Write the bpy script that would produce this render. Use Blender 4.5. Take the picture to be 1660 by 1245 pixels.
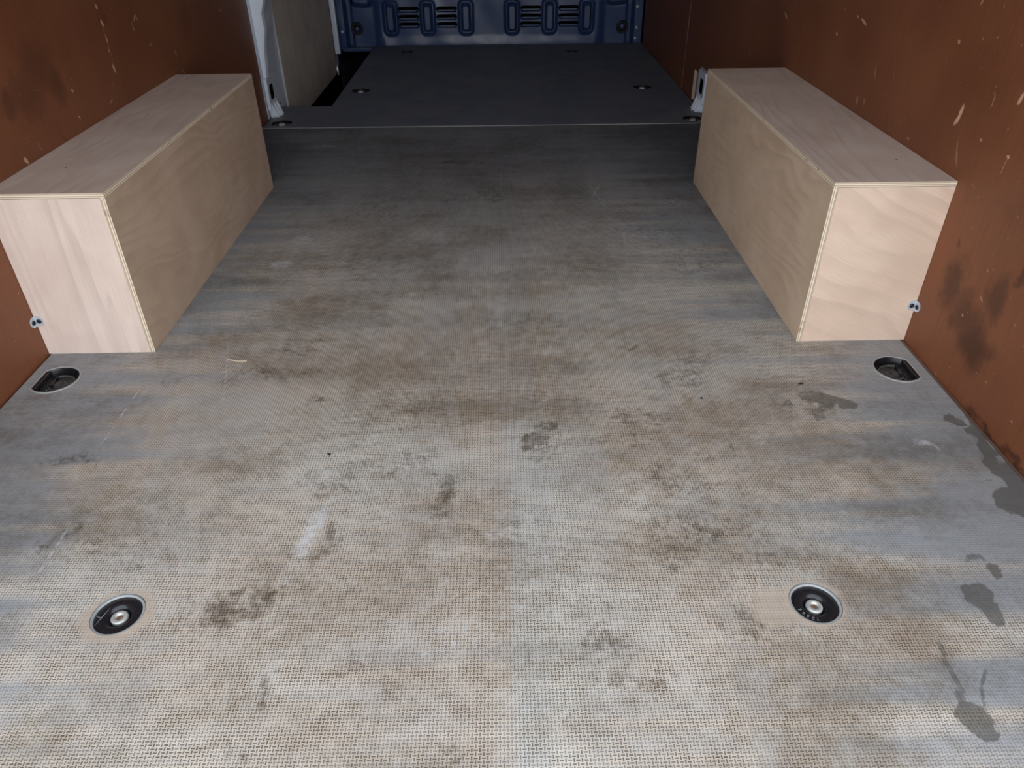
import bpy, bmesh, math, random
import numpy as np
from mathutils import Vector, Matrix
from mathutils.geometry import delaunay_2d_cdt
random.seed(7)
scene = bpy.context.scene
for o in list(bpy.data.objects):
    bpy.data.objects.remove(o)
C = scene.collection

# ------------------------------------------------------------------ camera
CX, CY, CZ, YAW, PITCH, ROLL, FPX = 0.05215, 0.0, 0.84645, 0.013025, 0.6027971, -0.0087489, 1194.679
W, H = 1660, 1245
F = Vector((math.sin(YAW)*math.cos(PITCH), math.cos(YAW)*math.cos(PITCH), -math.sin(PITCH)))
_r = Vector((math.cos(YAW), -math.sin(YAW), 0)); _u = _r.cross(F)
RT = _r*math.cos(ROLL) + _u*math.sin(ROLL)
UP = -_r*math.sin(ROLL) + _u*math.cos(ROLL)
cam = bpy.data.cameras.new('camera'); cam.sensor_width = 36; cam.lens = 36*FPX/W
cam.clip_start = .02; cam.clip_end = 100
co = bpy.data.objects.new('camera', cam); C.objects.link(co)
M = Matrix((RT, UP, -F)).transposed().to_4x4(); M.translation = (CX, CY, CZ)
co.matrix_world = M
scene.camera = co

def hit(x, y, ax, v):                       # photo pixel -> point on the plane axis=v
    d = F + RT*((x-W/2)/FPX) - UP*((y-H/2)/FPX)
    p0 = Vector((CX, CY, CZ)); return p0 + d*((v-p0[ax])/d[ax])
def fl(x, y): return hit(x, y, 2, 0)

# ------------------------------------------------------------------ light
w = bpy.data.worlds.new('sky'); scene.world = w; w.use_nodes = True
nt = w.node_tree; nt.nodes.clear()
out = nt.nodes.new('ShaderNodeOutputWorld'); bg = nt.nodes.new('ShaderNodeBackground')
tc = nt.nodes.new('ShaderNodeTexCoord'); sp = nt.nodes.new('ShaderNodeSeparateXYZ'); rmp = nt.nodes.new('ShaderNodeValToRGB')
nt.links.new(tc.outputs['Generated'], sp.inputs[0]); nt.links.new(sp.outputs['Z'], rmp.inputs[0])
rmp.color_ramp.elements[0].position = 0.0; rmp.color_ramp.elements[0].color = (1.0, .98, .95, 1)
rmp.color_ramp.elements[1].position = .9; rmp.color_ramp.elements[1].color = (.60, .70, .82, 1)
nt.links.new(rmp.outputs[0], bg.inputs[0]); nt.links.new(bg.outputs[0], out.inputs[0])
bg.inputs[1].default_value = 2.3
scene.view_settings.view_transform = 'Standard'; scene.view_settings.look = 'None'
scene.view_settings.gamma = 1; scene.view_settings.use_curve_mapping = False
scene.view_settings.exposure = 0.55

# ------------------------------------------------------------------ node helper
class V:
    def __init__(s, g, k): s.g = g; s.k = k
    def __add__(a, b): return a.g.m('ADD', a, b)
    __radd__ = __add__
    def __sub__(a, b): return a.g.m('SUBTRACT', a, b)
    def __rsub__(a, b): return a.g.m('SUBTRACT', b, a)
    def __mul__(a, b): return a.g.m('MULTIPLY', a, b)
    __rmul__ = __mul__
    def __truediv__(a, b): return a.g.m('DIVIDE', a, b)
class G:
    def __init__(s, name):
        s.mat = bpy.data.materials.new(name); s.mat.use_nodes = True; s.t = s.mat.node_tree
        s.t.nodes.clear(); s.out = s.t.nodes.new('ShaderNodeOutputMaterial')
        s.b = s.t.nodes.new('ShaderNodeBsdfPrincipled'); s.t.links.new(s.b.outputs[0], s.out.inputs[0])
        s.tc = s.t.nodes.new('ShaderNodeTexCoord'); s.P = V(s, s.tc.outputs['Object'])
    def n(s, ty): return s.t.nodes.new(ty)
    def put(s, sock, v):
        if isinstance(v, V): s.t.links.new(v.k, sock)
        else:
            if hasattr(sock.default_value, '__len__'):
                if not hasattr(v, '__len__'): v = (v,)*3
                if len(sock.default_value) == 4 and len(v) == 3: v = tuple(v)+(1,)
            sock.default_value = v
    def m(s, op, a, b=0.0, c=None, clamp=False):
        n = s.n('ShaderNodeMath'); n.operation = op; n.use_clamp = clamp
        s.put(n.inputs[0], a); s.put(n.inputs[1], b)
        if c is not None: s.put(n.inputs[2], c)
        return V(s, n.outputs[0])
    def vm(s, op, a, b=None, out=0):
        n = s.n('ShaderNodeVectorMath'); n.operation = op; s.put(n.inputs[0], a)
        if b is not None: s.put(n.inputs[1], b)
        return V(s, n.outputs[out])
    def scale(s, a, xyz): return s.vm('MULTIPLY', a, xyz)
    def length(s, a):
        n = s.n('ShaderNodeVectorMath'); n.operation = 'LENGTH'; s.put(n.inputs[0], a); return V(s, n.outputs['Value'])
    def xyz(s, a):
        n = s.n('ShaderNodeSeparateXYZ'); s.put(n.inputs[0], a); return [V(s, o) for o in n.outputs]
    def comb(s, x, y, z):
        n = s.n('ShaderNodeCombineXYZ'); s.put(n.inputs[0], x); s.put(n.inputs[1], y); s.put(n.inputs[2], z); return V(s, n.outputs[0])
    def noise(s, v, sc=5, det=2, rough=.5, dist=0, col=False):
        n = s.n('ShaderNodeTexNoise'); s.put(n.inputs['Vector'], v); n.inputs['Scale'].default_value = sc
        n.inputs['Detail'].default_value = det; n.inputs['Roughness'].default_value = rough; n.inputs['Distortion'].default_value = dist
        return V(s, n.outputs['Color' if col else 'Fac'])
    def mix(s, f, a, b, mode='MIX'):
        n = s.n('ShaderNodeMix'); n.data_type = 'RGBA'; n.blend_type = mode
        s.put(n.inputs[0], f); s.put(n.inputs[6], a); s.put(n.inputs[7], b); return V(s, n.outputs[2])
    def ss(s, v, a, b, lo=0., hi=1.):          # smoothstep
        n = s.n('ShaderNodeMapRange'); n.interpolation_type = 'SMOOTHSTEP'; s.put(n.inputs[0], v)
        n.inputs[1].default_value = a; n.inputs[2].default_value = b; n.inputs[3].default_value = lo; n.inputs[4].default_value = hi
        return V(s, n.outputs[0])
    def rot(s, v, ang, axis='Z_AXIS'):
        n = s.n('ShaderNodeVectorRotate'); n.rotation_type = axis; s.put(n.inputs['Vector'], v); n.inputs['Angle'].default_value = ang
        return V(s, n.outputs[0])
    def blob(s, v, c, r, ang=0, soft=.4, axis='Z_AXIS'):
        p = s.vm('SUBTRACT', v, c)
        if ang: p = s.rot(p, -ang, axis)
        return s.ss(s.length(s.scale(p, [1/q for q in r])), 1.0, 1.0-soft)
    def mx(s, l):
        a = l[0]
        for b in l[1:]: a = s.m('MAXIMUM', a, b)
        return a
    def bump(s, h, strength=.3, dist=.001):
        n = s.n('ShaderNodeBump'); n.inputs['Strength'].default_value = strength; n.inputs['Distance'].default_value = dist
        s.put(n.inputs['Height'], h); s.t.links.new(n.outputs[0], s.b.inputs['Normal'])
    def done(s, col=None, rough=None, metal=None, spec=None):
        if col is not None: s.put(s.b.inputs['Base Color'], col)
        if rough is not None: s.put(s.b.inputs['Roughness'], rough)
        if metal is not None: s.put(s.b.inputs['Metallic'], metal)
        if spec is not None: s.put(s.b.inputs['Specular IOR Level'], spec)
        return s.mat

def simple(name, col, rough=.5, metal=0, var=.15, sc=40, spec=.5):
    g = G(name); nz = g.noise(g.P, sc, 4, .6)
    c = g.mix(nz, [q*(1-var) for q in col], [q*(1+var) for q in col])
    return g.done(c, g.ss(nz, .2, .8, max(rough-.08, .05), rough+.08), metal, spec)

# ------------------------------------------------------------------ materials
def floor_mat(name, rear=False):
    """anti-slip board; wear, tint and dirt shapes come from mesh attributes, grain and emboss from nodes"""
    g = G(name); P = g.P
    x, y, z = g.xyz(P)
    def attr(nm):
        n = g.n('ShaderNodeAttribute'); n.attribute_name = nm; return n
    S = .00478                                  # ---- embossed mesh: short grooves, alternately along and across
    u = x/S; v = y/S
    iu = g.m('FLOOR', u); iv = g.m('FLOOR', v)
    par = g.m('MODULO', g.m('ABSOLUTE', iu+iv), 2.0)
    fu = g.m('ABSOLUTE', u-iu-.5); fv = g.m('ABSOLUTE', v-iv-.5)
    hor = g.m('MULTIPLY', g.ss(fv, .24, .13), g.ss(fu, .60, .46))
    ver = g.m('MULTIPLY', g.ss(fu, .23, .12), g.ss(fv, .58, .42))
    mesh = g.m('ADD', hor*(1.0-par), ver*par, clamp=True)
    fine = g.noise(P, 95, 3, .7)
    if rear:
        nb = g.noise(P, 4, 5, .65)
        col = g.mix(g.ss(nb, .3, .7), (.140, .155, .195), (.190, .198, .225))  # less worn dark grey, with the far end's dim bluish light put in
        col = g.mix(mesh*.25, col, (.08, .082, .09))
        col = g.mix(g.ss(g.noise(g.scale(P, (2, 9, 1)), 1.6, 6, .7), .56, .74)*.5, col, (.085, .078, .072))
        sc = [((800, 82), (880, 74)), ((1065, 175), (1085, 168)), ((650, 180), (670, 176)), ((880, 145), (905, 138))]
        sl = []
        for a, b in sc:
            p, q = fl(*a), fl(*b); d = q-p; mid = (p+q)/2
            sl.append(g.blob(P, (mid.x, mid.y, 0), (d.length/2, .012, 1), math.atan2(d.y, d.x), .8))
        col = g.mix(g.mx(sl)*fine*.6, col, (.40, .40, .42))
        g.bump(mesh*-1., .1, .0005)
        return g.done(col, .55, 0, .4)
    A = attr('wear'); wv = g.xyz(V(g, A.outputs['Vector'])); wear, tint, grime = wv
    B = attr('dirt'); stain, wet, pale = g.xyz(V(g, B.outputs['Vector']))
    bare = V(g, attr('bare').outputs['Fac'])
    st2 = g.noise(g.scale(P, (4, 95, 1)), 1.0, 3, .6)
    mid = g.noise(P, 30, 4, .65)
    w = g.m('ADD', wear*g.ss(st2*.6+mid*.5, .40, .72, .78, 1.10), 0., clamp=True)
    far_shade = g.ss(y, 1.35, 2.8)  # board darkens and turns bluer with depth: light falloff put into the colour
    grey = g.mix(far_shade, g.mix(mid, (.335, .352, .370), (.390, .400, .408)), (.165, .177, .208))
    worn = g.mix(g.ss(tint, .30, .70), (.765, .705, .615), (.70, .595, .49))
    worn = g.mix(far_shade*.80, worn, (.36, .345, .335))
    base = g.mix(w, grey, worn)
    gr_lo = g.mix(far_shade, (.20, .21, .225), (.085, .088, .095))
    groove = g.mix(w, gr_lo, g.mix(far_shade*.8, g.mix(fine, (.085, .082, .082), (.16, .142, .125)), (.085, .08, .08)))
    fade = g.ss(mid*.6+fine*.4, .32, .60, .60, 1.0)
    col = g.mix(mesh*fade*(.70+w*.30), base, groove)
    # grime: brown film, eroded by fine grain
    gm = g.ss(grime+(mid-.5)*.55+(fine-.5)*.45, .30, .95)
    col = g.mix(gm*1.0, col, g.mix(1., col, (.53, .475, .41), 'MULTIPLY'))
    dk = g.ss(stain+(mid-.5)*.95+(fine-.5)*1.2, .38, 1.10)
    col = g.mix(dk*.90, col, g.mix(1., col, (.36, .325, .285), 'MULTIPLY'))
    wt = g.ss(wet+(fine-.5)*.40+(st2-.5)*.2, .38, .72)
    col = g.mix(wt*.60, col, (.13, .126, .115)); col = g.mix(wt*.5, col, g.mix(1., col, (.55, .54, .52), 'MULTIPLY'))
    pl = g.ss(pale+(g.noise(g.scale(P, (60, 85, 1)), 1, 4, .7)-.5)*1.5, .42, 1.05)
    col = g.mix(pl*.60, col, g.mix(far_shade, (.74, .755, .78), (.44, .44, .45)))
    br = g.ss(bare+(fine-.5)*.3, .35, .75)
    col = g.mix(br*.85, col, g.mix(st2, (.40, .31, .235), (.62, .515, .42)))
    rough = g.m('SUBTRACT', .60, wt*.12)
    g.bump(g.m('SUBTRACT', fine*.1, mesh), .22, .0006)
    return g.done(col, rough, 0, .35)

def wood_mat(name, ang=0., seed=0., dark=1., freq=26., a=(.68, .545, .435), b=(.58, .435, .325), stretch=(1.0, 5.0)):
    g = G(name)
    p = g.rot(g.vm('ADD', g.P, (seed, seed*1.7, 0)), ang)
    q = g.scale(p, (stretch[0]*1.6, stretch[1], 1))
    f = g.noise(q, 1.3, 2, .5, .35)
    ring = g.m('FRACT', (f*.42+g.xyz(p)[1]*1.25)*freq)
    line = g.ss(ring, .25, .85)*g.ss(ring, 1.0, .90)
    fib = g.noise(g.scale(p, (12, 420, 1)), 1, 3, .6)
    blot = g.noise(p, 7, 3, .6)
    c = g.mix(g.ss(blot, .3, .7), a, b)
    c = g.mix(line*g.ss(g.noise(p, 5, 2), .30, .7)*.36, c, [k*.66 for k in b])
    c = g.mix(g.ss(fib, .42, .70)*.22, c, [k*.70 for k in b])
    c = g.mix(g.ss(g.noise(p, 160, 2), .70, .80)*.25, c, (.35, .24, .16))
    if dark != 1.: c = g.mix(1., c, (dark, dark, dark), 'MULTIPLY')
    g.bump(fib, .08, .0005)
    return g.done(c, .58, 0, .3)

def ply_edge_mat():
    g = G('plywood_edge'); x, y, z = g.xyz(g.P)
    s = g.m('SINE', z*(2*math.pi/.0046)+.9)
    c = g.mix(g.ss(s, -.9, -.2), (.36, .26, .17), (.86, .76, .61))
    c = g.mix(g.ss(g.noise(g.P, 30, 4, .7), .58, .72)*.7, c, (.22, .14, .08))
    return g.done(c, .7, 0, .3)

def lining_mat(name, side):
    g = G(name); P = g.P; n1 = g.noise(P, 2.2, 5, .65)
    fib = g.noise(g.scale(P, (1, 110, 7)), 1, 4, .6)
    fine = g.noise(P, 260, 2, .5)
    c = g.mix(g.ss(n1, .3, .7), (.182, .064, .029), (.240, .090, .042))
    c = g.mix(g.ss(fib, .45, .75)*.26, c, (.115, .044, .024))
    c = g.mix(g.ss(fine, .55, .8)*.35, c, (.27, .130, .078))
    c = g.mix(g.ss(g.noise(P, 5, 5, .7), .55, .75)*.35, c, (.12, .042, .022))
    X = .935*side
    def at(px, py): p = hit(px, py, 0, X); return (X, p.y, p.z)
    warp = g.vm('SUBTRACT', g.noise(P, 22, 4, .6, col=True), (.5, .5, .5))
    Pd = g.vm('ADD', P, g.scale(warp, (0, .075, .075)))
    Pf = g.vm('ADD', P, g.scale(g.vm('SUBTRACT', g.noise(P, 150, 2, .6, col=True), (.5, .5, .5)), (0, .007, .007)))
    if side > 0:
        dk = [(1545, 460, .050, .080, .80), (1578, 560, .080, .065, .90), (1615, 485, .045, .070, .72), (1565, 510, .075, .06, .75), (1556, 390, .008, .014, .7), (1656, 455, .012, .02, .8), (1540, 520, .02, .03, .7), (1600, 700, .05, .010, .9), (1640, 750, .06, .010, .9), (1575, 665, .03, .012, .7)]
        lt = [((1563, 170), (1550, 200), .006, 1.), ((1556, 185), (1546, 203), .0045, .9), ((1615, 152), (1606, 175), .0016, .6), ((1660, 152), (1650, 168), .005, .9), ((1552, 225), (1550, 275), .003, .35), ((1634, 255), (1620, 285), .0013, .6),
              ((1396, 30), (1405, 41), .004, .8), ((1390, 25), (1392, 30), .003, .7), ((1356, 53), (1357, 56), .005, .7), ((1420, 105), (1418, 130), .002, .35), ((1390, 155), (1389, 168), .004, .6), ((1402, 160), (1400, 170), .003, .5),
              ((1216, 80), (1215, 90), .006, .4), ((1272, 20), (1276, 30), .006, .5), ((1634, 254), (1635, 256), .004, .9), ((1590, 226), (1591, 228), .003, .8), ((1554, 67), (1555, 69), .004, .6),
              ((1590, 480), (1592, 490), .003, .4), ((1593, 1), (1590, 6), .003, .6), ((1470, 223), (1474, 226), .003, .5), ((1560, 510), (1561, 512), .002, .7), ((1445, 160), (1452, 90), .0012, .18), ((1300, 60), (1306, 30), .002, .2)]
    else:
        dk = [(92, 135, .04, .055, .60), (40, 150, .09, .07, .45), (60, 110, .11, .08, .40), (165, 25, .04, .05, .3), (15, 165, .05, .04, .6), (100, 215, .004, .05, .7), (300, 30, .08, .10, .3), (340, 5, .01, .03, .7)]
        lt = [((155, 9), (157, 12), .006, .8), ((164, 35), (167, 40), .007, .8), ((171, 57), (175, 70), .004, .8), ((176, 80), (178, 84), .004, .6), ((182, 104), (188, 118), .005, .9), ((219, 24), (217, 34), .004, .6), ((213, 35), (218, 52), .003, .7), ((283, 80), (287, 92), .004, .5),
              ((40, 258), (46, 264), .006, .8), ((115, 146), (119, 148), .004, .6), ((128, 189), (130, 191), .003, .9), ((183, 160), (178, 168), .003, .4), ((242, 75), (247, 70), .003, .4), ((156, 10), (190, 120), .0014, .35), ((60, 230), (68, 245), .0015, .4), ((297, 115), (299, 118), .006, .7), ((220, 25), (222, 32), .004, .4), ((355, 18), (360, 16), .006, .3)]
    dm = g.mx([g.blob(Pd, at(a, b), (1, ry, rz), 0, .75)*k for a, b, ry, rz, k in dk])
    c = g.mix(dm*.8, c, (.045, .020, .013))
    ls = []
    for a, b, wd, k in lt:
        p, q = Vector(at(*a)), Vector(at(*b)); d = q-p; mid = (p+q)/2
        ls.append(g.blob(Pf, mid, (1, d.length/2+wd, wd), math.atan2(d.z, d.y), .5, 'X_AXIS')*k)
    c = g.mix(g.mx(ls), c, (.66, .42, .28))
    sp = g.ss(g.noise(P, 95, 1, .5), .745, .80)
    c = g.mix(sp*.55, c, (.55, .32, .20))
    g.bump(fine*.5+fib*.3, .08, .0006)
    return g.done(c, g.ss(n1, .3, .7, .42, .58), 0, .35)

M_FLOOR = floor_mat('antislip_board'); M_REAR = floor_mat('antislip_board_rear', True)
M_LR = lining_mat('brown_film_ply_right', 1); M_LL = lining_mat('brown_film_ply_left', -1)
M_EDGE = ply_edge_mat()
M_STEEL = simple('white_painted_steel', (.72, .80, .92), .35, 0, .06, 12)
M_PRIMER = simple('dark_floor_pan', (.035, .036, .04), .6, 0, .2, 20)
M_ROOF = simple('roof_paint', (.38, .40, .43), .5, 0, .06, 8)
M_NAVY = simple('bulkhead_paint', (.030, .060, .160), .34, 0, .14, 7)  # dark blue paint, deepened with the dim bluish light of the far end
M_BLACK = simple('black_plastic', (.014, .014, .017), .28, 0, .3, 300)
M_VOID = simple('shade_black', (.003, .003, .004), .9, 0, .2, 30, 0.)  # near-black without sheen: shade inside openings put into the colour
M_RIM = simple('grey_rim', (.36, .37, .37), .5, 0, .2, 200)
M_ZINC = simple('zinc_plate', (.66, .73, .80), .35, .35, .12, 300)
M_BOLT = simple('dull_bolt', (.64, .64, .60), .42, .45, .3, 500)
M_SCREW = simple('black_screw', (.02, .022, .026), .35, .3, .2, 300)
M_RUST = simple('rusty_socket', (.20, .11, .06), .8, 0, .4, 600)
M_SEAM = simple('pale_seam', (.42, .43, .45), .5, 0, .15, 90)
M_SEAL = simple('rubber_seal', (.012, .012, .014), .6, 0, .2, 60)
M_STRAW = simple('dry_straw', (.72, .62, .46), .7, 0, .2, 200)
M_GRIT = simple('dark_grit', (.02, .017, .014), .7, 0, .4, 400)
M_GROUND = simple('tarmac', (.30, .29, .27), .9, 0, .2, 30)
M_DUST = simple('dusty_black_plastic', (.055, .055, .052), .48, 0, .6, 180)

# ------------------------------------------------------------------ mesh helpers
def link(o, parent=None):
    C.objects.link(o)
    if parent: o.parent = parent
    return o
def tag(o, label=None, cat=None, group=None, kind=None):
    if label: o['label'] = label
    if cat: o['category'] = cat
    if group: o['group'] = group
    if kind: o['kind'] = kind
    return o
def obj(name, bm, mats, parent=None, smooth=False, loc=None, rot=None):
    me = bpy.data.meshes.new(name)
    bmesh.ops.recalc_face_normals(bm, faces=bm.faces[:]); bm.to_mesh(me); bm.free()
    for m in (mats if isinstance(mats, (list, tuple)) else [mats]): me.materials.append(m)
    if smooth:
        for p in me.polygons: p.use_smooth = True
    o = bpy.data.objects.new(name, me)
    if loc: o.location = loc
    if rot is not None: o.rotation_euler = rot
    return link(o, parent)
def empty(name, loc=(0, 0, 0), rz=0, kind=None):
    o = bpy.data.objects.new(name, None); o.location = loc; o.rotation_euler = (0, 0, rz); o.empty_display_size = .05
    if kind: o['kind'] = kind
    return link(o)
def box(bm, a, b, bev=0.):
    vs = [bm.verts.new((x, y, z)) for x in (a[0], b[0]) for y in (a[1], b[1]) for z in (a[2], b[2])]
    fs = [bm.faces.new([vs[i] for i in f]) for f in ((0, 1, 3, 2), (4, 6, 7, 5), (0, 4, 5, 1), (2, 3, 7, 6), (0, 2, 6, 4), (1, 5, 7, 3))]
    if bev: bmesh.ops.bevel(bm, geom=list({e for f in fs for e in f.edges}), offset=bev, segments=2, affect='EDGES', profile=.6)
    return bm
def bx(a, b, bev=0.): return box(bmesh.new(), a, b, bev)
def prism(bm, pts, ax, lo, hi):                 # extrude polygon along axis
    def mk(p, h):
        c = list(p); c.insert(ax, h); return bm.verts.new(c)
    A = [mk(p, lo) for p in pts]; B = [mk(p, hi) for p in pts]; n = len(pts)
    bm.faces.new(A); bm.faces.new(B[::-1])
    for i in range(n): bm.faces.new((A[i], A[(i+1) % n], B[(i+1) % n], B[i]))
    return bm
def lathe(prof, n=48, bm=None, cap0=True, cap1=True):
    bm = bm or bmesh.new(); rings = []
    for r, z in prof: rings.append([bm.verts.new((r*math.cos(2*math.pi*i/n), r*math.sin(2*math.pi*i/n), z)) for i in range(n)])
    for a, b in zip(rings, rings[1:]):
        for i in range(n): bm.faces.new((a[i], a[(i+1) % n], b[(i+1) % n], b[i]))
    if cap0: bm.faces.new(rings[0])
    if cap1: bm.faces.new(rings[-1])
    return bm
def loft(loops, cap0=False, cap1=True, bm=None):
    bm = bm or bmesh.new(); R = [[bm.verts.new(p) for p in l] for l in loops]; n = len(R[0])
    for a, b in zip(R, R[1:]):
        for i in range(n): bm.faces.new((a[i], a[(i+1) % n], b[(i+1) % n], b[i]))
    if cap0: bm.faces.new(R[0])
    if cap1: bm.faces.new(R[-1])
    return bm
def tube(pts, r, n=8, closed=False, bm=None):
    bm = bm or bmesh.new(); pts = [Vector(p) for p in pts]; L = []
    for i, p in enumerate(pts):
        a = pts[i-1] if (i or closed) else p; b = pts[(i+1) % len(pts)] if (i < len(pts)-1 or closed) else p
        t = (b-a).normalized(); s = t.cross(Vector((0, 0, 1)))
        if s.length < 1e-3: s = t.cross(Vector((1, 0, 0)))
        s.normalize(); q = s.cross(t)
        L.append([bm.verts.new(p+s*(r*math.cos(2*math.pi*k/n))+q*(r*math.sin(2*math.pi*k/n))) for k in range(n)])
    for i in range(len(L) if closed else len(L)-1):
        a, b = L[i], L[(i+1) % len(L)]
        for k in range(n): bm.faces.new((a[k], a[(k+1) % n], b[(k+1) % n], b[k]))
    if not closed: bm.faces.new(L[0]); bm.faces.new(L[-1])
    return bm
def rrect(hx, hz, r, n=6):
    out = []
    for cx, cz, a0 in ((hx-r, hz-r, 0), (-hx+r, hz-r, 90), (-hx+r, -hz+r, 180), (hx-r, -hz+r, 270)):
        for k in range(n+1):
            a = math.radians(a0+90*k/n); out.append((cx+r*math.cos(a), cz+r*math.sin(a)))
    return out
def slab(name, outline, holes, z0, z1, mats, parent):
    """flat board with holes: filled 2D curve, extruded"""
    cu = bpy.data.curves.new(name, 'CURVE'); cu.dimensions = '2D'; cu.fill_mode = 'BOTH'; cu.extrude = (z1-z0)/2
    for poly in [outline]+holes:
        s = cu.splines.new('POLY'); s.points.add(len(poly)-1); s.use_cyclic_u = True
        for p, q in zip(s.points, poly): p.co = (q[0], q[1], 0, 1)
    t = bpy.data.objects.new('tmp', cu); C.objects.link(t); bpy.context.view_layer.update()
    me = bpy.data.meshes.new_from_object(t.evaluated_get(bpy.context.evaluated_depsgraph_get()))
    bpy.data.objects.remove(t); bpy.data.curves.remove(cu)
    me.name = name; me.transform(Matrix.Translation((0, 0, (z0+z1)/2))); me.materials.clear()
    for m in mats: me.materials.append(m)
    for p in me.polygons: p.material_index = 0 if abs(p.normal.z) > .5 else 1; p.use_smooth = False
    return link(bpy.data.objects.new(name, me), parent)

# ------------------------------------------------------------------ dimensions
WX = .935                       # lining face
Y0, YS, YB = .33, 3.1136, 4.905 # rear sill, board joint, bulkhead
SW = -.705                      # step well edge
STEP = 3.462
ROOF = 1.80

# ------------------------------------------------------------------ fixings positions
def circ(c, r, n=40): return [(c[0]+r*math.cos(2*math.pi*i/n), c[1]+r*math.sin(2*math.pi*i/n)) for i in range(n)]
near = [fl(191, 995), fl(1322, 977)]
far = [fl(457, 200), fl(1123, 192), fl(585, 147), fl(1041, 141), fl(660, 84), fl(927, 83)]
FARR = (.043, .043, .044, .044, .036, .036)
dcup = [(-.872, 1.272, -1), (.868, 1.262, 1)]
def dshape(r, chord, n=40):      # circle about origin cut flat on +x side
    a = math.acos(chord/r); return [(r*math.cos(t), r*math.sin(t)) for t in [a+(2*math.pi-2*a)*i/n for i in range(n+1)]]

# ------------------------------------------------------------------ setting: floor
floor = obj('floor', prism(bmesh.new(), [(-.97, Y0), (.97, Y0), (.97, 4.95), (SW+.005, 4.95), (SW+.005, STEP-.004), (-.97, STEP-.004)], 2, -.05, -.0185), M_PRIMER)
tag(floor, 'worn grey anti-slip plywood van load floor', kind='structure')
def dpts(c, r, ch): return [(c[0]+p[0]*c[2], c[1]+p[1]) for p in dshape(r, ch)]
# ---- front board: fine grid with the recess holes cut out, carrying wear and dirt masks
def vnoise(x, y, seed):
    xi = np.floor(x).astype(np.int64); yi = np.floor(y).astype(np.int64); fx = x-xi; fy = y-yi
    fx = fx*fx*(3-2*fx); fy = fy*fy*(3-2*fy)
    def h(a, b):
        n = (a*374761393+b*668265263+seed*974634777) & 0xffffffff
        n = ((n ^ (n >> 13))*1274126177) & 0xffffffff
        return ((n ^ (n >> 16)) & 0xffff)/65535.
    return (h(xi, yi)*(1-fx)+h(xi+1, yi)*fx)*(1-fy)+(h(xi, yi+1)*(1-fx)+h(xi+1, yi+1)*fx)*fy
def fbm(x, y, seed, oct=5, g=.55):
    s = 0; a = 1; t = 0
    for k in range(oct): s = s+a*vnoise(x*2**k+17.3*k, y*2**k+9.1*k, seed+k); t += a; a *= g
    return s/t
def nss(a, b, v): t = np.clip((v-a)/(b-a), 0, 1); return t*t*(3-2*t)
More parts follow.
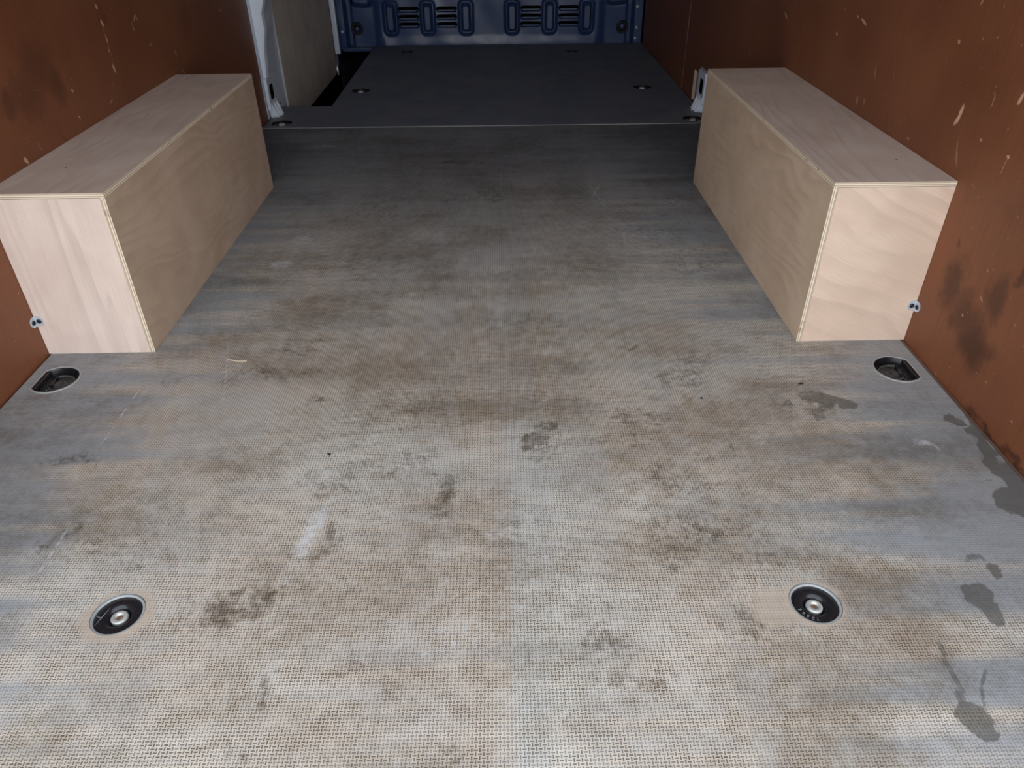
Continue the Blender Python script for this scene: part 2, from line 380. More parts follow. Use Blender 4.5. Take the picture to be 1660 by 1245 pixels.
def front_board():
    NX, NY = 370, 556
    xs = np.linspace(-.929, .925, NX+1); ys = np.linspace(Y0, YS-.003, NY+1)
    holes = [circ(p, .0365) for p in near]+[dpts(c, .0500, .036) for c in dcup]
    co = [(x, y, 0.) for y in ys for x in xs]; gid = lambda i, j: j*(NX+1)+i
    skip = set(); faces = []; walls = []
    for hp in holes:
        hx = [p[0] for p in hp]; hy = [p[1] for p in hp]
        i0 = int(np.searchsorted(xs, min(hx)))-2; i1 = int(np.searchsorted(xs, max(hx)))+1
        j0 = int(np.searchsorted(ys, min(hy)))-2; j1 = int(np.searchsorted(ys, max(hy)))+1
        i0 = max(i0, 0); i1 = min(i1, NX)
        skip |= {(i, j) for i in range(i0, i1) for j in range(j0, j1)}
        ids = [gid(i, j0) for i in range(i0, i1)]+[gid(i1, j) for j in range(j0, j1)]+[gid(i, j1) for i in range(i1, i0, -1)]+[gid(i0, j) for j in range(j1, j0, -1)]
        base = len(co); co += [(p[0], p[1], 0.) for p in hp]; hid = list(range(base, base+len(hp))); allid = ids+hid
        pts = [Vector(co[k][:2]) for k in allid]; n1 = len(ids); n2 = len(hid)
        ed = [(k, (k+1) % n1) for k in range(n1)]+[(n1+k, n1+(k+1) % n2) for k in range(n2)]
        vo, _, fo, ov, _, _ = delaunay_2d_cdt(pts, ed, [], 0, 1e-7)
        cx, cy = sum(hx)/n2, sum(hy)/n2
        def inside(px, py):
            r = False
            for k in range(n2):
                x1, y1 = hp[k]; x2, y2 = hp[k-1]
                if (y1 > py) != (y2 > py) and px < (x2-x1)*(py-y1)/(y2-y1)+x1: r = not r
            return r
        for f in fo:
            c = sum((vo[k] for k in f), Vector((0, 0)))/len(f)
            if not inside(c.x, c.y): faces.append([allid[ov[k][0]] for k in f])
        low = len(co); co += [(p[0], p[1], -.018) for p in hp]
        walls += [[hid[k], hid[(k+1) % n2], low+(k+1) % n2, low+k] for k in range(n2)]
    faces += [[gid(i, j), gid(i+1, j), gid(i+1, j+1), gid(i, j+1)] for j in range(NY) for i in range(NX) if (i, j) not in skip]
    c4 = [gid(0, 0), gid(NX, 0), gid(NX, NY), gid(0, NY)]; low = len(co); co += [(co[k][0], co[k][1], -.018) for k in c4]
    for k in range(4): walls.append([c4[k], c4[(k+1) % 4], low+(k+1) % 4, low+k])
    walls.append([low+3, low+2, low+1, low])
    me = bpy.data.meshes.new('floor_board'); me.from_pydata(co, [], faces+walls)
    mi = np.zeros(len(faces)+len(walls), np.int32); mi[len(faces):] = 1; me.polygons.foreach_set('material_index', mi)
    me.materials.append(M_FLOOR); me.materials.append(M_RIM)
    # ---------------- masks (wear and dirt have shapes of their own)
    c = np.array(co); x = c[:, 0]; y = c[:, 1]
    nb = fbm(x*3, y*3, 1); st = fbm(x*1.6, y*30, 11, 4); ny = fbm(x*22, y*1.0, 21, 3); n8 = fbm(x*8, y*8, 31)
    def line(pp):
        q = sorted((fl(*p).y, fl(*p).x) for p in pp); return np.interp(y, [k[0] for k in q], [k[1] for k in q])
    xl = line([(470, 300), (400, 420), (310, 600), (175, 780), (60, 960), (-40, 1245)]); xr = line([(1060, 300), (1180, 480), (1320, 640), (1420, 800), (1500, 1000), (1580, 1245)])
    dw = (nb-.5)*.34+(st-.5)*.42
    side = nss(-.13, .13, x-xl+dw)*nss(-.13, .13, xr-x+dw)
    rear_ = nss(2.95, .9, y+(nb-.5)*.5)
    wear = side*(.30+.70*rear_)*(.76+.32*nss(.30, .65, st*.7+n8*.3))*(.85+.3*nss(.3, .7, ny))+(1-side)*.30*nss(.48, .75, st)*nss(1.7, .8, y)
    tint = .35*fbm(x*5, y*5, 41)+.65*fbm(x*2.4, y*3, 45)+.05
    tint = np.clip((tint-.5)*1.4+.5, 0, 1)
    W1x = (fbm(x*13, y*13, 61, 5)-.5)*.10; W1y = (fbm(x*13, y*13, 71, 5)-.5)*.10
    W2x = (fbm(x*40, y*40, 81, 4)-.5)*.030; W2y = (fbm(x*40, y*40, 91, 4)-.5)*.030
    def field(l, wx, wy, soft):
        out = np.zeros_like(x)
        for px, py, rx, ry, a, k in l:
            p = fl(px, py); dx = x+wx-p.x; dy = y+wy-p.y; ca, sa = math.cos(a), math.sin(a)
            d = np.hypot((dx*ca+dy*sa)/rx, (-dx*sa+dy*ca)/ry); out = np.maximum(out, k*nss(1+soft, 1-soft, d))
        return out
    def stroke(pp, wd, k, wx, wy):
        out = np.zeros_like(x); q = [fl(*p) for p in pp]
        for p, r in zip(q, q[1:]):
            ex, ey = r.x-p.x, r.y-p.y; t = np.clip(((x+wx-p.x)*ex+(y+wy-p.y)*ey)/(ex*ex+ey*ey), 0, 1)
            out = np.maximum(out, k*nss(wd*1.6, wd*.5, np.hypot(x+wx-p.x-t*ex, y+wy-p.y-t*ey)))
        return out
    stain = field([(405, 955, .035, .030, .4, .85), (365, 990, .060, .025, .25, .85), (460, 945, .025, .018, 0, .65), (530, 885, .016, .035, -.3, .85), (545, 780, .07, .035, .3, .62),
        (650, 745, .08, .04, .2, .60), (712, 795, .022, .05, 0, .85), (120, 755, .07, .022, .1, .72), (85, 868, .055, .022, .4, .75), (145, 882, .035, .010, 0, .7), (210, 920, .05, .03, .4, .55),
        (880, 705, .022, .028, 0, .95), (895, 735, .04, .04, 0, .62), (1090, 890, .022, .035, -.4, .75), (1110, 600, .06, .12, -.5, .62), (1140, 860, .12, .06, .2, .58), (1270, 910, .10, .04, .2, .55),
        (1030, 690, .10, .07, 0, .52), (700, 660, .12, .07, 0, .5), (840, 860, .04, .06, 0, .6), (1080, 780, .09, .06, 0, .55), (1060, 1100, .07, .03, .1, .62), (980, 1055, .06, .035, 0, .58),
        (740, 1230, .03, .010, 0, .7), (380, 1238, .05, .010, 0, .65), (740, 262, .09, .035, 0, .75), (620, 340, .12, .12, 0, .55), (800, 315, .06, .08, .3, .68), (1130, 420, .12, .14, 0, .5), (1090, 355, .1, .08, 0, .4),
        (500, 560, .10, .028, .05, .62), (440, 605, .12, .035, .1, .62), (300, 610, .06, .06, 0, .45), (560, 1100, .06, .03, 0, .5), (500, 655, .03, .02, 0, .7), (1320, 660, .10, .045, -.1, .62), (560, 430, .14, .10, 0, .45),
        (1230, 1010, .02, .06, 0, .6), (1010, 560, .09, .06, 0, .45), (860, 520, .15, .05, 0, .42), (660, 480, .16, .06, 0, .42), (1180, 1040, .06, .03, 0, .5), (190, 880, .1, .05, .2, .4), (820, 440, .2, .06, 0, .42)], W1x, W1y, .75)
    stain = np.maximum(stain, stroke([(1150, 640), (1185, 720), (1205, 800), (1222, 900), (1228, 1040)], .0035, .62, W2x*.5, W2y*.5))
    stain = np.maximum(stain, stroke([(435, 1090), (420, 1150)], .006, .8, W2x*.3, W2y*.3))
    stain = np.maximum(stain, stroke([(462, 1050), (440, 1110)], .004, .6, W2x*.3, W2y*.3))
    wet = field([(1650, 815, .035, .035, .0, 1.), (1660, 780, .03, .05, .3, 1.), (1625, 765, .016, .035, .5, 1.), (1603, 727, .010, .028, .5, 1), (1582, 700, .009, .022, .5, .9), (1545, 682, .014, .016, 0, .9),
        (1598, 985, .016, .028, .35, 1.), (1588, 962, .020, .018, -.2, 1.), (1612, 925, .012, .022, -.4, .8), (1580, 905, .022, .010, .1, .62), (1585, 1168, .022, .020, 0, 1.), (1598, 1185, .012, .012, 0, .8),
        (1340, 650, .055, .020, -.15, .85), (1372, 658, .022, .018, 0, .85), (1330, 668, .015, .03, -.5, .6), (1310, 640, .03, .012, 0, .6), (1300, 627, .01, .005, 0, .6)], W2x, W2y, .25)
    wet = np.maximum(wet, stroke([(1520, 1040), (1545, 1100), (1560, 1140), (1580, 1160)], .006, .62, W2x*.6, W2y*.6))
    wet = np.maximum(wet, stroke([(1597, 1085), (1590, 1115), (1596, 1145)], .003, .7, W2x*.3, W2y*.3))
    wet = np.maximum(wet, stroke([(1655, 800), (1620, 765), (1570, 672)], .009, .8, W2x*.6, W2y*.6))
    wet = np.maximum(wet, stroke([(1270, 655), (1278, 648), (1282, 655), (1270, 658)], .003, .7, 0*x, 0*x))
    wet = np.maximum(wet, stroke([(1615, 776), (1580, 783)], .002, .6, 0*x, 0*x))
    pale = field([(505, 860, .020, .09, -.25, .8), (520, 770, .02, .06, -.2, .6), (498, 387, .040, .05, 0, .75), (460, 428, .040, .035, 0, .8), (1095, 330, .10, .05, 0, .62),
        (1050, 375, .14, .08, -.2, .60), (1100, 300, .06, .03, 0, .5), (525, 236, .06, .022, 0, .7), (540, 228, .025, .03, 0, .7), (1490, 718, .022, .010, 0, .8), (1512, 727, .010, .012, 0, .7),
        (1437, 745, .010, .010, 0, .6), (1040, 220, .06, .04, .3, .5), (920, 265, .05, .05, 0, .4), (870, 640, .06, .12, 0, .45), (1000, 800, .05, .04, 0, .45), (800, 860, .03, .03, 0, .5), (890, 900, .03, .20, 0, .42),
        (760, 1050, .08, .06, 0, .5), (560, 690, .05, .03, 0, .4)], W1x*.5, W1y*.5, .8)
    for pp, wd, k in (([(370, 558), (365, 620), (362, 650)], .0022, .8), ([(112, 855), (60, 930)], .0030, .8), ([(227, 632), (216, 646)], .0020, .95), ([(205, 660), (192, 680)], .0020, .9), ([(184, 690), (150, 745)], .0018, .8),
                      ([(955, 300), (985, 340)], .003, .8), ([(1002, 365), (1018, 400)], .003, .75), ([(478, 215), (445, 300)], .004, .6), ([(468, 215), (436, 300)], .004, .6), ([(330, 640), (295, 700), (250, 770)], .0025, .55), ([(510, 236), (545, 238)], .006, .9)):
        pale = np.maximum(pale, stroke(pp, wd, k, 0*x, 0*x))
    bare = field([(190, 998, .054, .050, 0, .85), (1320, 979, .050, .047, 0, .8), (1258, 985, .045, .040, 0, .62)], W2x*.7, W2y*.7, .35)
    grime = .55*fbm(x*7, y*7, 51)+.45*fbm(x*3, y*14, 55)
    grime = grime+field([(900, 780, .55, .30, 0, .13), (1150, 900, .3, .2, 0, .13), (760, 560, .5, .5, 0, .10), (640, 740, .2, .15, 0, .08)], W1x, W1y, .8)*side
    seam = nss(.0540, .0640, x+W2x*.25)*nss(1.35, .95, y)*nss(.24, .07, x)
    tint = tint*(1-.55*seam)+.18*nss(.0595, .0545, x)*nss(-.22, .0, x)*nss(1.25, 1.05, y); wear = wear*(1-.14*seam)
    def put(nm, r, g_, b):
        at = me.attributes.new(nm, 'FLOAT_VECTOR', 'POINT'); at.data.foreach_set('vector', np.stack([r, g_, b], 1).astype(np.float32).ravel())
    put('wear', np.clip(wear, 0, 1), np.clip(tint, 0, 1), grime); put('dirt', stain, wet, pale)
    at = me.attributes.new('bare', 'FLOAT', 'POINT'); at.data.foreach_set('value', bare.astype(np.float32))
    me.validate(); return link(bpy.data.objects.new('floor_board', me), floor)
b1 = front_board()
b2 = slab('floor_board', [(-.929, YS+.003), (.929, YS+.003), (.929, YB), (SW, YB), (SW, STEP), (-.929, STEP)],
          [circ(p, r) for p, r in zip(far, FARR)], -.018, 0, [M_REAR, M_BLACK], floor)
obj('joint_strip', bx((-.929, YS-.0028, -.017), (.929, YS+.0028, .0012), .0005), M_SEAM, floor)
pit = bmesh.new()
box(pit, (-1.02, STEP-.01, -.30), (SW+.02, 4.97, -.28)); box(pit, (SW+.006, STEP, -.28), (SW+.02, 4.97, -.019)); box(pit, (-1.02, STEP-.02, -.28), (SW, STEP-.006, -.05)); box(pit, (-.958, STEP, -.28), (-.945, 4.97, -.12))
obj('step_well', pit, M_VOID, floor)  # well lined in near-black, its shade put into the colour
obj('rear_sill', bx((-.97, Y0-.05, -.14), (.97, Y0-.001, -.004), .004), M_PRIMER, floor)
# narrow batten showing between board and lining on the right
tr = tag(obj('trim_1', bx((.9265, Y0, -.018), (.9335, 1.3765, -.001), .001), simple('batten', (.16, .10, .075), .6)), 'thin brown batten along the foot of the lining', kind='structure')

# ------------------------------------------------------------------ setting: walls
wr = obj('wall_right', bx((.962, Y0, -.15), (1.0, 5.0, ROOF)), M_STEEL)
tag(wr, 'van side lined with brown film-faced plywood', kind='structure')
JT = 3.742
bm = prism(bmesh.new(), [(Y0, -.012), (3.235, -.012), (3.235, .128), (3.512, .128), (3.512, -.004), (JT-.0015, -.004), (JT-.0015, 1.70), (Y0, 1.70)], 0, WX, WX+.011)
obj('lining_panel', bm, M_LR, wr)
obj('lining_panel', bx((WX-.002, JT+.0015, -.004), (WX+.009, YB-.01, 1.70)), M_LR, wr)
obj('panel_edge', bx((WX-.004, 3.508, 0.002), (WX+.010, 3.5135, .127)), simple('raw_ply_edge', (.50, .38, .28), .7), wr)
wl = obj('wall_left', bx((-1.0, Y0, -.10), (-.962, 5.0, ROOF)), M_STEEL)
tag(wl, 'van side lined with brown film-faced plywood before the sliding door', kind='structure')
obj('lining_panel', bx((-WX-.011, Y0, -.012), (-WX, 3.275, 1.70)), M_LL, wl)
tag(obj('ceiling', bx((-1.0, Y0, ROOF), (1.0, 5.0, ROOF+.03)), M_ROOF), 'pale van roof above the load space', kind='structure')
tag(obj('ground', bx((-8, -9, -.62), (8, 6, -.6)), M_GROUND), 'grey tarmac outside the van', kind='structure')

# ------------------------------------------------------------------ bulkhead
wf = empty('wall_front', (0, YB+.01, 0), kind='structure'); tag(wf, 'dark blue pressed steel bulkhead')
def sst(a, b, v):
    t = min(1, max(0, (v-a)/(b-a))); return t*t*(3-2*t)
RIBX = (-.597, -.373, -.142, .136, .363, .588)
def relief(x, z):
    a = abs(x); y = .012 if a > .69 else 0.
    y = .022*sst(.655, .705, a)                      # centre field stands proud of the side fields
    y += .055*sst(.828, .842, a)*(1-sst(.868, .876, a)) # deep channel beside the edge flange
    y -= .018*sst(.868, .878, a)
    wv = sst(.690, .73, a)*(1-sst(.80, .845, a))
    zt = .212-.03*math.sin(max(0, min(1, (a-.69)/.14))*math.pi)*.3
    y += .07*sst(zt, zt+.018, z)*sst(.700, .74, a)*(1-sst(.838, .85, a))   # dark pocket
    y -= .006*sst(.06, .0, z)*(1-sst(.64, .66, a))
    for cx in RIBX:
        if abs(x-cx) < .08 and z < .27:
            qx = abs(x-cx)-.013; qz = abs(z-.148)-.064
            d = math.hypot(max(qx, 0), max(qz, 0))-.020
            y += .034*math.exp(-(d/.0085)**2)
    y += .0035*math.sin(x*9+1)*math.sin(z*13+.5)+.0015*math.sin(x*31+z*17)
    return y
bm = bmesh.new(); xs = [-.925+1.85*i/370 for i in range(371)]; zs = [-.02+.42*i/84 for i in range(85)]+[.55, .8, 1.2, 1.79]
gr = [[bm.verts.new((x, relief(x, min(z, .4)), z)) for z in zs] for x in xs]
for i in range(len(xs)-1):
    for j in range(len(zs)-1): bm.faces.new((gr[i][j], gr[i+1][j], gr[i+1][j+1], gr[i][j+1]))
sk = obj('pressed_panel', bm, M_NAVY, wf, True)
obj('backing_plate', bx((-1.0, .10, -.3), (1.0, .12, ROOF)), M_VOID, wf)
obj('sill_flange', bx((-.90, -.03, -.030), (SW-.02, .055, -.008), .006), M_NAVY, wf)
# pressed ribs
o0 = [rrect(.030, .080, .018), rrect(.025, .074, .016), rrect(.017, .064, .011), rrect(.014, .061, .009)]
rib_me = None
for i, x in enumerate((-.597, -.373, -.142, .136, .363, .588)):
    if rib_me is None:
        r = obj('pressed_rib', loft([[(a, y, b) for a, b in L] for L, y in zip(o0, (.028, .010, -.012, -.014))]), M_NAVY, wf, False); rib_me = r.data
    else: r = link(bpy.data.objects.new('pressed_rib', rib_me), wf)
    r.location = (x, 0.0, .148)
lv_me = sl_me = None
for x in (-.485, -.257, .249, .476):
    for z in (.190, .147, .105):
        if lv_me is None:
            bm = bmesh.new()
            top = [(-.050, -.020, .006), (.050, -.020, .006)]; ends = [(-.066, .004, .008), (.066, .004, .008)]; bot = [(-.056, .004, -.015), (.056, .004, -.015)]
            q = [bm.verts.new(p) for p in (ends[0], top[0], top[1], ends[1], bot[1], bot[0])]
            mid = [bm.verts.new(p) for p in ((-.048, -.020, -.001), (.048, -.020, -.001))]
            bm.faces.new((q[1], q[2], mid[1], mid[0])); bm.faces.new((mid[0], mid[1], q[4], q[5])); bm.faces.new((q[0], q[1], mid[0], q[5])); bm.faces.new((q[3], q[4], mid[1], q[2]))
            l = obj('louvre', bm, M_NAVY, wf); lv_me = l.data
            s = obj('slot_shade', prism(bmesh.new(), [(-.064, .008), (-.054, .021), (.054, .021), (.064, .008), (.058, .003), (-.058, .003)], 1, -.008, .004), M_VOID, l); sl_me = s.data  # solid black piece standing in for the shade in the louvre opening
            l.location = (x, 0, z)
        else:
            l = link(bpy.data.objects.new('louvre', lv_me), wf); l.location = (x, 0, z)
            link(bpy.data.objects.new('slot_shade', sl_me), l)
# round grommet holes and flange bolts
for s, (x, z) in ((-1, (-.806, .093)), (1, (.808, .086))):
    gm = obj('grommet', lathe([(.036, 0), (.036, .008), (.030, .012), (.024, .012), (.020, .005), (.020, .001)], 32, None, False, True), M_SEAL, wf, True, (x, .021, z), (math.pi/2, 0, 0))
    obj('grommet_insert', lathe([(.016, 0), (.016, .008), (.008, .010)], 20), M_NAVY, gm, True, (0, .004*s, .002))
for x, z in ((.889, .026), (.893, .085), (-.896, .078), (.891, .20)):
    obj('flange_bolt', lathe([(.009, 0), (.009, .004), (.0055, .0055), (.0055, .009), (.003, .010)], 12), M_ZINC, wf, True, (x, .003, z), (math.pi/2, 0, 0))

# ------------------------------------------------------------------ sliding door, seen closed from inside
dr = empty('door_1', (-.93, 4.1, -.11), kind='structure'); tag(dr, 'closed sliding side door lined with pale plywood')
M_DOORPLY = wood_mat('door_ply', math.pi/2, 3.1, 1., 14, (.72, .66, .59), (.60, .54, .48), (1, 7))
door = prism(bmesh.new(), rrect(.590, .80, .045), 0, -.0045, .0045)
dp = obj('ply_panel', door, [M_DOORPLY, M_EDGE], dr, False, (.01, .022, .80-.005))
obj('ply_edging', bx((.0055, -.572, .045), (.0160, -.5665, 1.6)), M_SEAM, dr)
obj('inner_skin', bx((-.03, -.72, .01), (-.004, .78, 1.80)), M_STEEL, dr)
obj('front_post', bx((-.02, .690, .085), (.030, .722, 1.85), .006), M_STEEL, dr)
obj('front_seal', bx((-.012, .655, .06), (.006, .672, 1.8), .005), M_SEAL, dr)
obj('seal_lip', tube([(.004, -.667, .13), (.006, -.652, .30), (.008, -.640, .5), (.012, -.63, 1.2), (.012, -.62, 1.8)], .003, 6), M_SEAL, dr, True)
obj('runner_bracket', bx((-.005, .700, -.035), (.004, .722, .025), .002), M_ZINC, dr)

# ------------------------------------------------------------------ door pillars with ribbed feet
def pillar(name, s, label, full):
    t = empty(name, (s*.94, 3.30, 0), kind='structure'); tag(t, label)
    bm = bmesh.new()                                  # slotted plate of the foot, leaning out at the top
    n = 10
    X0, X1 = -.022, -.036
    outer = rrect(.060, .066, .012, 4); inner = rrect(.026, .030, .010, 4)
    def pt(p, d): return (s*(X0+d+.10*(p[1]+.066)*.0)+0, p[0]+.025, p[1]+.094)
    A = [bm.verts.new(pt(p, 0)) for p in outer]; B = [bm.verts.new(pt((p[0]-.010, p[1]+.006), 0)) for p in inner]
    A2 = [bm.verts.new(pt(p, .014)) for p in outer]; B2 = [bm.verts.new(pt((p[0]-.010, p[1]+.006), .014)) for p in inner]
    k = len(A)
    for i in range(k):
        j = (i+1) % k
        bm.faces.new((A[i], A[j], B[j], B[i])); bm.faces.new((A[i], A[j], A2[j], A2[i])); bm.faces.new((B[i], B[j], B2[j], B2[i]))
    obj('slotted_plate', bm, M_STEEL, t)
    obj('slot_shadow_plate', bx((s*-.0219, -.016, .066), (s*-.0212, .046, .134)), M_VOID, t)  # black plate added to stand in for the shadow inside the slot
    bm = bmesh.new()                                  # flared foot with pressed flutes
    L = []
    for i in range(37):
        u = i/36; yy = -.036+.112*u
        fl_ = .0095*math.cos(u*2*math.pi*3.0)
        row = []
        for zf, dx in ((.062, 0.), (.045, -.002), (.028, -.007), (.012, -.015), (.001, -.022)):
            a = (1-zf/.062)
            bulge = math.sin(min(1, max(0, u))*math.pi)**.5
            row.append(bm.verts.new((s*(-.022+dx*1.0*bulge+fl_*min(1, a*2.2)), yy+a*(.5-u)*.014, zf)))
        L.append(row)
    for a, b in zip(L, L[1:]):
        for k in range(4): bm.faces.new((a[k], b[k], b[k+1], a[k+1]))
    ft = obj('fluted_foot', bm, M_STEEL, t, True)
    md = ft.modifiers.new('solid', 'SOLIDIFY'); md.thickness = .003
    obj('post_core', bx((s*-.006, -.05, 0), (s*.018, .11, 1.75 if full else .16)), M_STEEL, t)
    if full:
        bm = bmesh.new(); ring = []
        for z, wd in ((.13, .005), (.20, .018), (.27, .024), (.34, .036), (.40, .040), (.45, .052), (.7, .07), (1.2, .10), (1.75, .14)):
            jag = .003*math.sin(z*60)
            ring.append([bm.verts.new(p) for p in ((.006, -.012, z), (.006+wd+jag, -.012, z), (.006+wd+jag+.004, .010, z), (.006+wd*.8+.004, .155+.0*z, z), (.006, .155, z))])
        for a, b in zip(ring, ring[1:]):
            for k in range(5): bm.faces.new((a[k], a[(k+1) % 5], b[(k+1) % 5], b[k]))
        bm.faces.new(ring[0]); bm.faces.new(ring[-1])
        obj('post_flange', bm, M_STEEL, t)
        obj('post_face', bx((.006, .02, .03), (.0185, .235, 1.75), .004), M_STEEL, t)
    return t
pillar('trim_2', -1, 'white steel door pillar with slotted plate and fluted foot beside the sliding door', True)
pillar('trim_3', 1, 'white steel pillar foot showing through a notch in the brown lining', False)

# ------------------------------------------------------------------ plywood wheel-arch boxes
def panel(name, L, B, t, wood, parent, loc, rot):
    """sheet in its own XY plane, thickness on Z"""
    bm = bx((-L/2, -B/2, -t/2), (L/2, B/2, t/2), .0006)
    o = obj(name, bm, [wood, M_EDGE], parent, False, loc, rot)
    for p in o.data.polygons: p.material_index = 0 if abs(p.normal.z) > .6 else 1
    return o
T = .0095
def arch_box(s, xin, yf, yb, h, label, seed):
    wid = WX-abs(xin)-.0006; ln = yb-yf
    t = empty('wheel_arch_box', (s*(abs(xin)+wid/2), (yf+yb)/2, 0)); tag(t, label, 'plywood box', 'plywood boxes over the wheel arches')
    A, Bc = ((.70, .575, .50), (.62, .485, .41))
    panel('top_panel', ln, wid, T, wood_mat('ply_top', .05, seed+.3, 1, 15, A, Bc, (.9, 6)), t, (0, 0, h-T/2), (0, 0, math.pi/2))
    R = Matrix(((0, 0, s), (1, 0, 0), (0, 1, 0))).to_euler() if s > 0 else Matrix(((0, 0, -1), (-1, 0, 0), (0, 1, 0))).to_euler()
    panel('side_panel', ln, h-T-.0004, T, wood_mat('ply_side', .10*s, seed+1.1, 1, 20, (.60, .455, .345) if s < 0 else (.70, .55, .415), (.51, .375, .275) if s < 0 else (.61, .46, .335), (.9, 4.5)), t, (-s*(wid/2-T/2), 0, (h-T)/2), R)  # right side veneer lighter than left: light from the left put into colour
    Rf = Matrix(((1, 0, 0), (0, 0, -1), (0, 1, 0))).to_euler()
    wf_ = wid-T-.0008
    fw = wood_mat('ply_front', math.pi/2 if s < 0 else .45, seed+2.3, 1, 12 if s < 0 else 16, (.85, .715, .635) if s < 0 else (.81, .645, .525), (.77, .625, .55) if s < 0 else (.73, .56, .445), (.35, 9) if s < 0 else (1.0, 3.0))  # ends paler than top and sides: stronger frontal light put into colour
    panel('front_panel', wf_, h-T-.001, T, fw, t, (s*(T/2+.0004), -(ln/2-T/2), (h-T-.001)/2), Rf)
    panel('back_panel', wf_, h-T-.001, T, fw, t, (s*(T/2+.0004), (ln/2-T/2), (h-T-.001)/2), Rf)
    for dx, dy in ((.03, -.36), (.02, .05)) if s < 0 else ((.06, -.38),):
        obj('nail_head', lathe([(.0022, 0), (.0022, .0006), (.001, .0008)], 10), M_SCREW, t, True, (s*dx, dy, h-.0002))
    return t
arch_box(-1, -.7045, 1.3737, 2.4069, .3568, 'pale plywood wheel-arch box beside the left brown lining, straight-grained pinkish end', 0.)
arch_box(1, .6958, 1.3775, 2.4066, .3565, 'pale plywood wheel-arch box beside the stained right brown lining, wavy-grained end', 5.)

# ------------------------------------------------------------------ corner brackets
def tab(ln, r, th, n=10):        # tab in XZ with round end, from x=0 to ln, thickness on y
    pts = [(0, -r), (ln-r, -r)]+[(ln-r+r*math.cos(a), r*math.sin(a)) for a in [-math.pi/2+math.pi*i/n for i in range(1, n)]]+[(ln-r, r), (0, r)]
    return prism(bmesh.new(), pts, 1, -th, 0)
def bracket(s, y, z, label):
    t = empty('corner_bracket', (s*(WX-.0004), y-.0004, z)); tag(t, label, 'bracket', 'brackets holding the boxes')
    for nm, rz in (('plate', 0), ('plate', 1)):
        if rz == 0: p = obj(nm, tab(.0185, .0115, .0018), M_ZINC, t, False, (0, 0, 0), (0, 0, 0 if s < 0 else 0)); sx = -s
        else: p = obj(nm, tab(.0185, .0115, .0018), M_ZINC, t, False, (0, 0, 0), (0, 0, -math.pi/2)); sx = 1
        if rz == 0 and s > 0: p.data.transform(Matrix.Scale(-1, 4, (1, 0, 0))); p.data.flip_normals()
        if rz == 1 and s < 0: p.data.transform(Matrix.Scale(-1, 4, (0, 1, 0))); p.data.flip_normals()
        d = 1 if rz == 0 or s > 0 else -1
        sc = obj('screw', lathe([(.0052, 0), (.0050, .0014), (.0036, .0026), (.0018, .0029), (.0015, .0012)], 16), M_SCREW, p, True,
                 ((.0095*(-s) if rz == 0 else .0095), -.0017*d, 0), (math.pi/2*d, 0, 0))
    return t
bracket(-1, 1.3737, .082, 'small zinc corner bracket with two black screws on the straight-grained box')
bracket(1, 1.3775, .086, 'small zinc corner bracket with two black screws on the wavy-grained box')

# ------------------------------------------------------------------ round floor fixings
dish_prof = [(.0322, -.0178), (.0322, -.0040), (.0316, -.0034), (.0205, -.0045), (.0185, -.0052), (.0142, -.0105), (.0135, -.0125), (.001, -.0125)]
def fixing(p, label, group, rz=0, parts=False):
    t = empty('floor_fixing', (p.x, p.y, -.0178), rz); tag(t, label, 'floor fixing', group)
    obj('washer', lathe([(r, z+.0178) for r, z in dish_prof], 48, None, False, True), M_BLACK, t, True)
    b = obj('bolt', lathe([(.0118, .0050), (.0118, .0100), (.0108, .0114), (.0056, .0118), (.0050, .0085), (.0008, .0080)], 28), M_BOLT, t, True)
    if parts: obj('sleeve', lathe([(.0362, .0005), (.0362, .0160), (.0352, .0170), (.0327, .0168), (.0325, .0120)], 48, None, False, False), M_RIM, t, True, (-.0003, -.0002, 0))
    if parts: obj('socket', lathe([(.0046, .0080), (.0046, .0092), (.001, .0093)], 6), M_RUST, b)
    return t
G1 = 'bolted washers recessed near the rear sill'
f1 = fixing(near[0], 'recessed black washer and bolt, long scratch across it, left of the worn floor', G1, .4, True)
f2 = fixing(near[1], 'recessed black washer stamped with small letters, right of the worn floor', G1, 0, True)
def scuff(parent, a, b, wd):
    a, b = Vector(a), Vector(b); n = (b-a).cross(Vector((0, 0, 1))).normalized()*wd
    bm = bmesh.new(); z = Vector((0, 0, .01335))
    prism(bm, [(a.x, a.y), ((a+b).x/2+n.x, (a+b).y/2+n.y), (b.x, b.y), ((a+b).x/2-n.x, (a+b).y/2-n.y)], 2, .0143, .0146)
    obj('scratch', bm, M_RIM, parent)
scuff(f1, (-.031, -.006, 0), (-.010, .020, 0), .0004); scuff(f1, (-.030, .012, 0), (-.021, .004, 0), .0004)
for i, ch in enumerate('F00CL'):
    cu = bpy.data.curves.new('stamp', 'FONT'); cu.body = ch; cu.size = .0062; cu.extrude = .00015; cu.align_x = 'CENTER'; cu.align_y = 'CENTER'
    tmp = bpy.data.objects.new('tmp', cu); C.objects.link(tmp); bpy.context.view_layer.update()
    me = bpy.data.meshes.new_from_object(tmp.evaluated_get(bpy.context.evaluated_depsgraph_get())); bpy.data.objects.remove(tmp)
    me.materials.clear(); me.materials.append(M_RIM)
    a = math.radians(200+i*15)
    o = bpy.data.objects.new('stamped_letter', me); o.location = (.0262*math.cos(a), .0262*math.sin(a), .01450); o.rotation_euler = (0, 0, a+math.pi/2); link(o, f2)
labs = ['recessed black floor bolt at the foot of the sliding door pillar', 'recessed black floor bolt at the back end of the wavy-grained box',
        'recessed black floor bolt beside the open step well', 'recessed black floor bolt by the dark far right lining',
        'black floor bolt hole before the bulkhead, on the step well side', 'black floor bolt hole before the bulkhead, on the lined side']
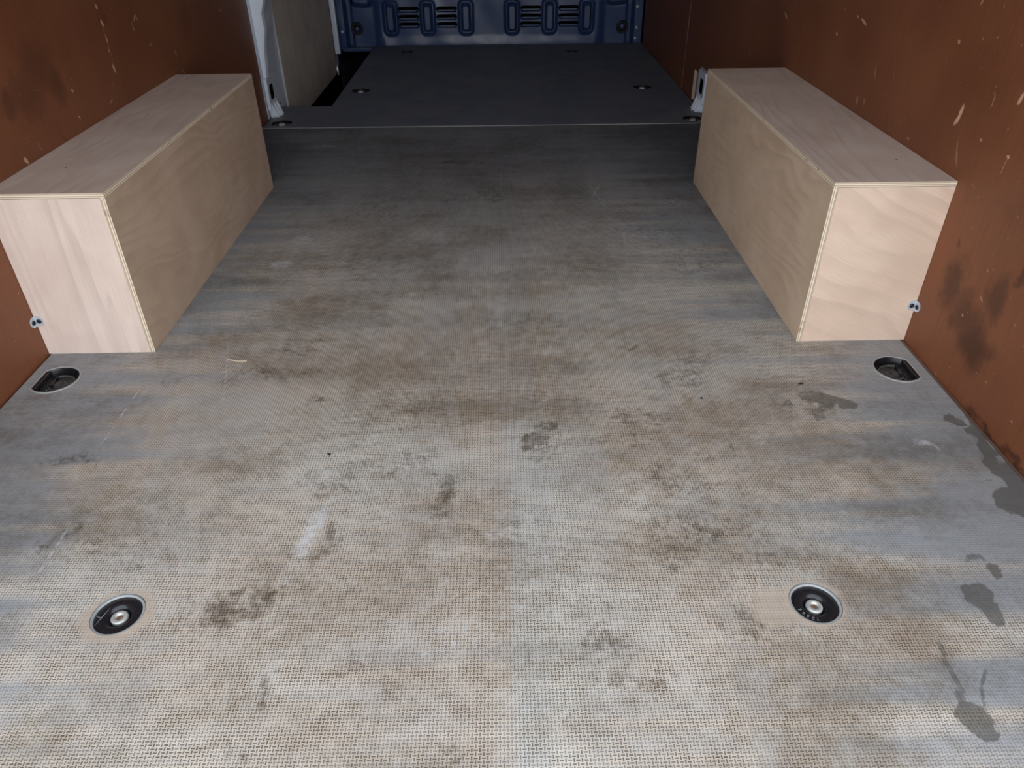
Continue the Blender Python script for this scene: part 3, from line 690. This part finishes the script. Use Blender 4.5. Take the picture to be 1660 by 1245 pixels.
for p, l, r in zip(far, labs, FARR):
    t = fixing(p, l, 'bolts in the far floor board', random.random()*6)
    for ch in t.children:
        k = r/.0335
        if ch.name.startswith('washer'): ch.data.transform(Matrix.Diagonal((k, k, .85 if r > .04 else .5, 1)))
        else: ch.data.transform(Matrix.Diagonal((1.25, 1.25, 1.3 if r > .04 else .6, 1)))

# ------------------------------------------------------------------ D-shaped lashing cups
def lash(c, label):
    t = empty('lashing_cup', (c[0], c[1], -.0182), 0 if c[2] > 0 else math.pi); tag(t, label, 'lashing cup', 'D-shaped lashing cups by the boxes')
    def ring(r, ch, z): return [(a, b, z+.0182) for a, b in dshape(r, ch, 44)]
    obj('bowl', loft([ring(.0452, .0330, .0006), ring(.0440, .0300, -.003), ring(.041, .0225, -.0150), ring(.036, .0185, -.0165), ring(.004, .003, -.0165)]), M_BLACK, t)
    obj('rim', loft([ring(.0496, .0356, -.001), ring(.0500, .0360, .0010), ring(.0490, .0352, .0020), ring(.0458, .0338, .0018), ring(.0450, .0330, .0)], False, False), M_RIM, t, True)
    obj('boss', lathe([(.030, .0012), (.029, .0045), (.024, .0055), (.019, .0035), (.014, .0035), (.0125, .0075), (.008, .0080), (.006, .006), (.001, .006)], 36, None, True, True), M_DUST, t, True, (-.006, 0, .0005))
    D = [(.026*math.cos(a)-.008, .026*math.sin(a), .0085+.003*math.cos(a)) for a in [math.radians(55+250*i/22) for i in range(23)]]
    obj('lashing_ring', tube(D, .0032, 8), M_DUST, t, True)
    obj('pivot', tube([(.010, -.028, .007), (.010, .028, .007)], .0042, 10), M_BLACK, t, True)
    obj('straight_lip', bx((.0245, -.034, .004), (.0335, .034, .0182), .002), M_BLACK, t)
    return t
lash(dcup[0], 'black D-shaped lashing cup with folded ring before the straight-grained box')
lash(dcup[1], 'black D-shaped lashing cup with folded ring before the wavy-grained box')

# ------------------------------------------------------------------ litter on the floor
def bit(px, py, r, label, sx=1.6, cat='debris'):
    p = fl(px, py); bm = bmesh.new(); bmesh.ops.create_icosphere(bm, subdivisions=2, radius=r)
    for v in bm.verts: v.co *= 1+random.uniform(-.25, .25); v.co.x *= sx; v.co.z = max(v.co.z, -r*.4)*.7
    o = obj('grit_crumb', bm, M_GRIT, None, True, (p.x, p.y, r*.28), (0, 0, random.uniform(0, 3))); tag(o, label, cat, 'dark crumbs on the floor'); return o
bit(534, 737, .0026, 'tiny black seed-like crumb lying alone on the worn floor')
bit(1137, 646, .0028, 'tiny dark crumb near the long floor crease', .9)
bit(1298, 622, .0030, 'tiny dark flake above the damp smear', 1.8)
def straw(a, b, r, label, bow=.004):
    p, q = fl(*a), fl(*b); n = (q-p).cross(Vector((0, 0, 1)))
    if n.length: n.normalize()
    pts = [p.lerp(q, i/8)+n*(bow*math.sin(math.pi*i/8))+Vector((0, 0, r+.0003)) for i in range(9)]
    tag(obj('straw', tube(pts, r, 6), M_STRAW, None, True), label, 'straw', 'dry straws on the floor')
straw((366, 582), (400, 586), .0011, 'pale dry straw lying across the floor by the pale scratch')
straw((972, 300), (962, 318), .0007, 'short pale straw on the grey floor between the boxes', .002)
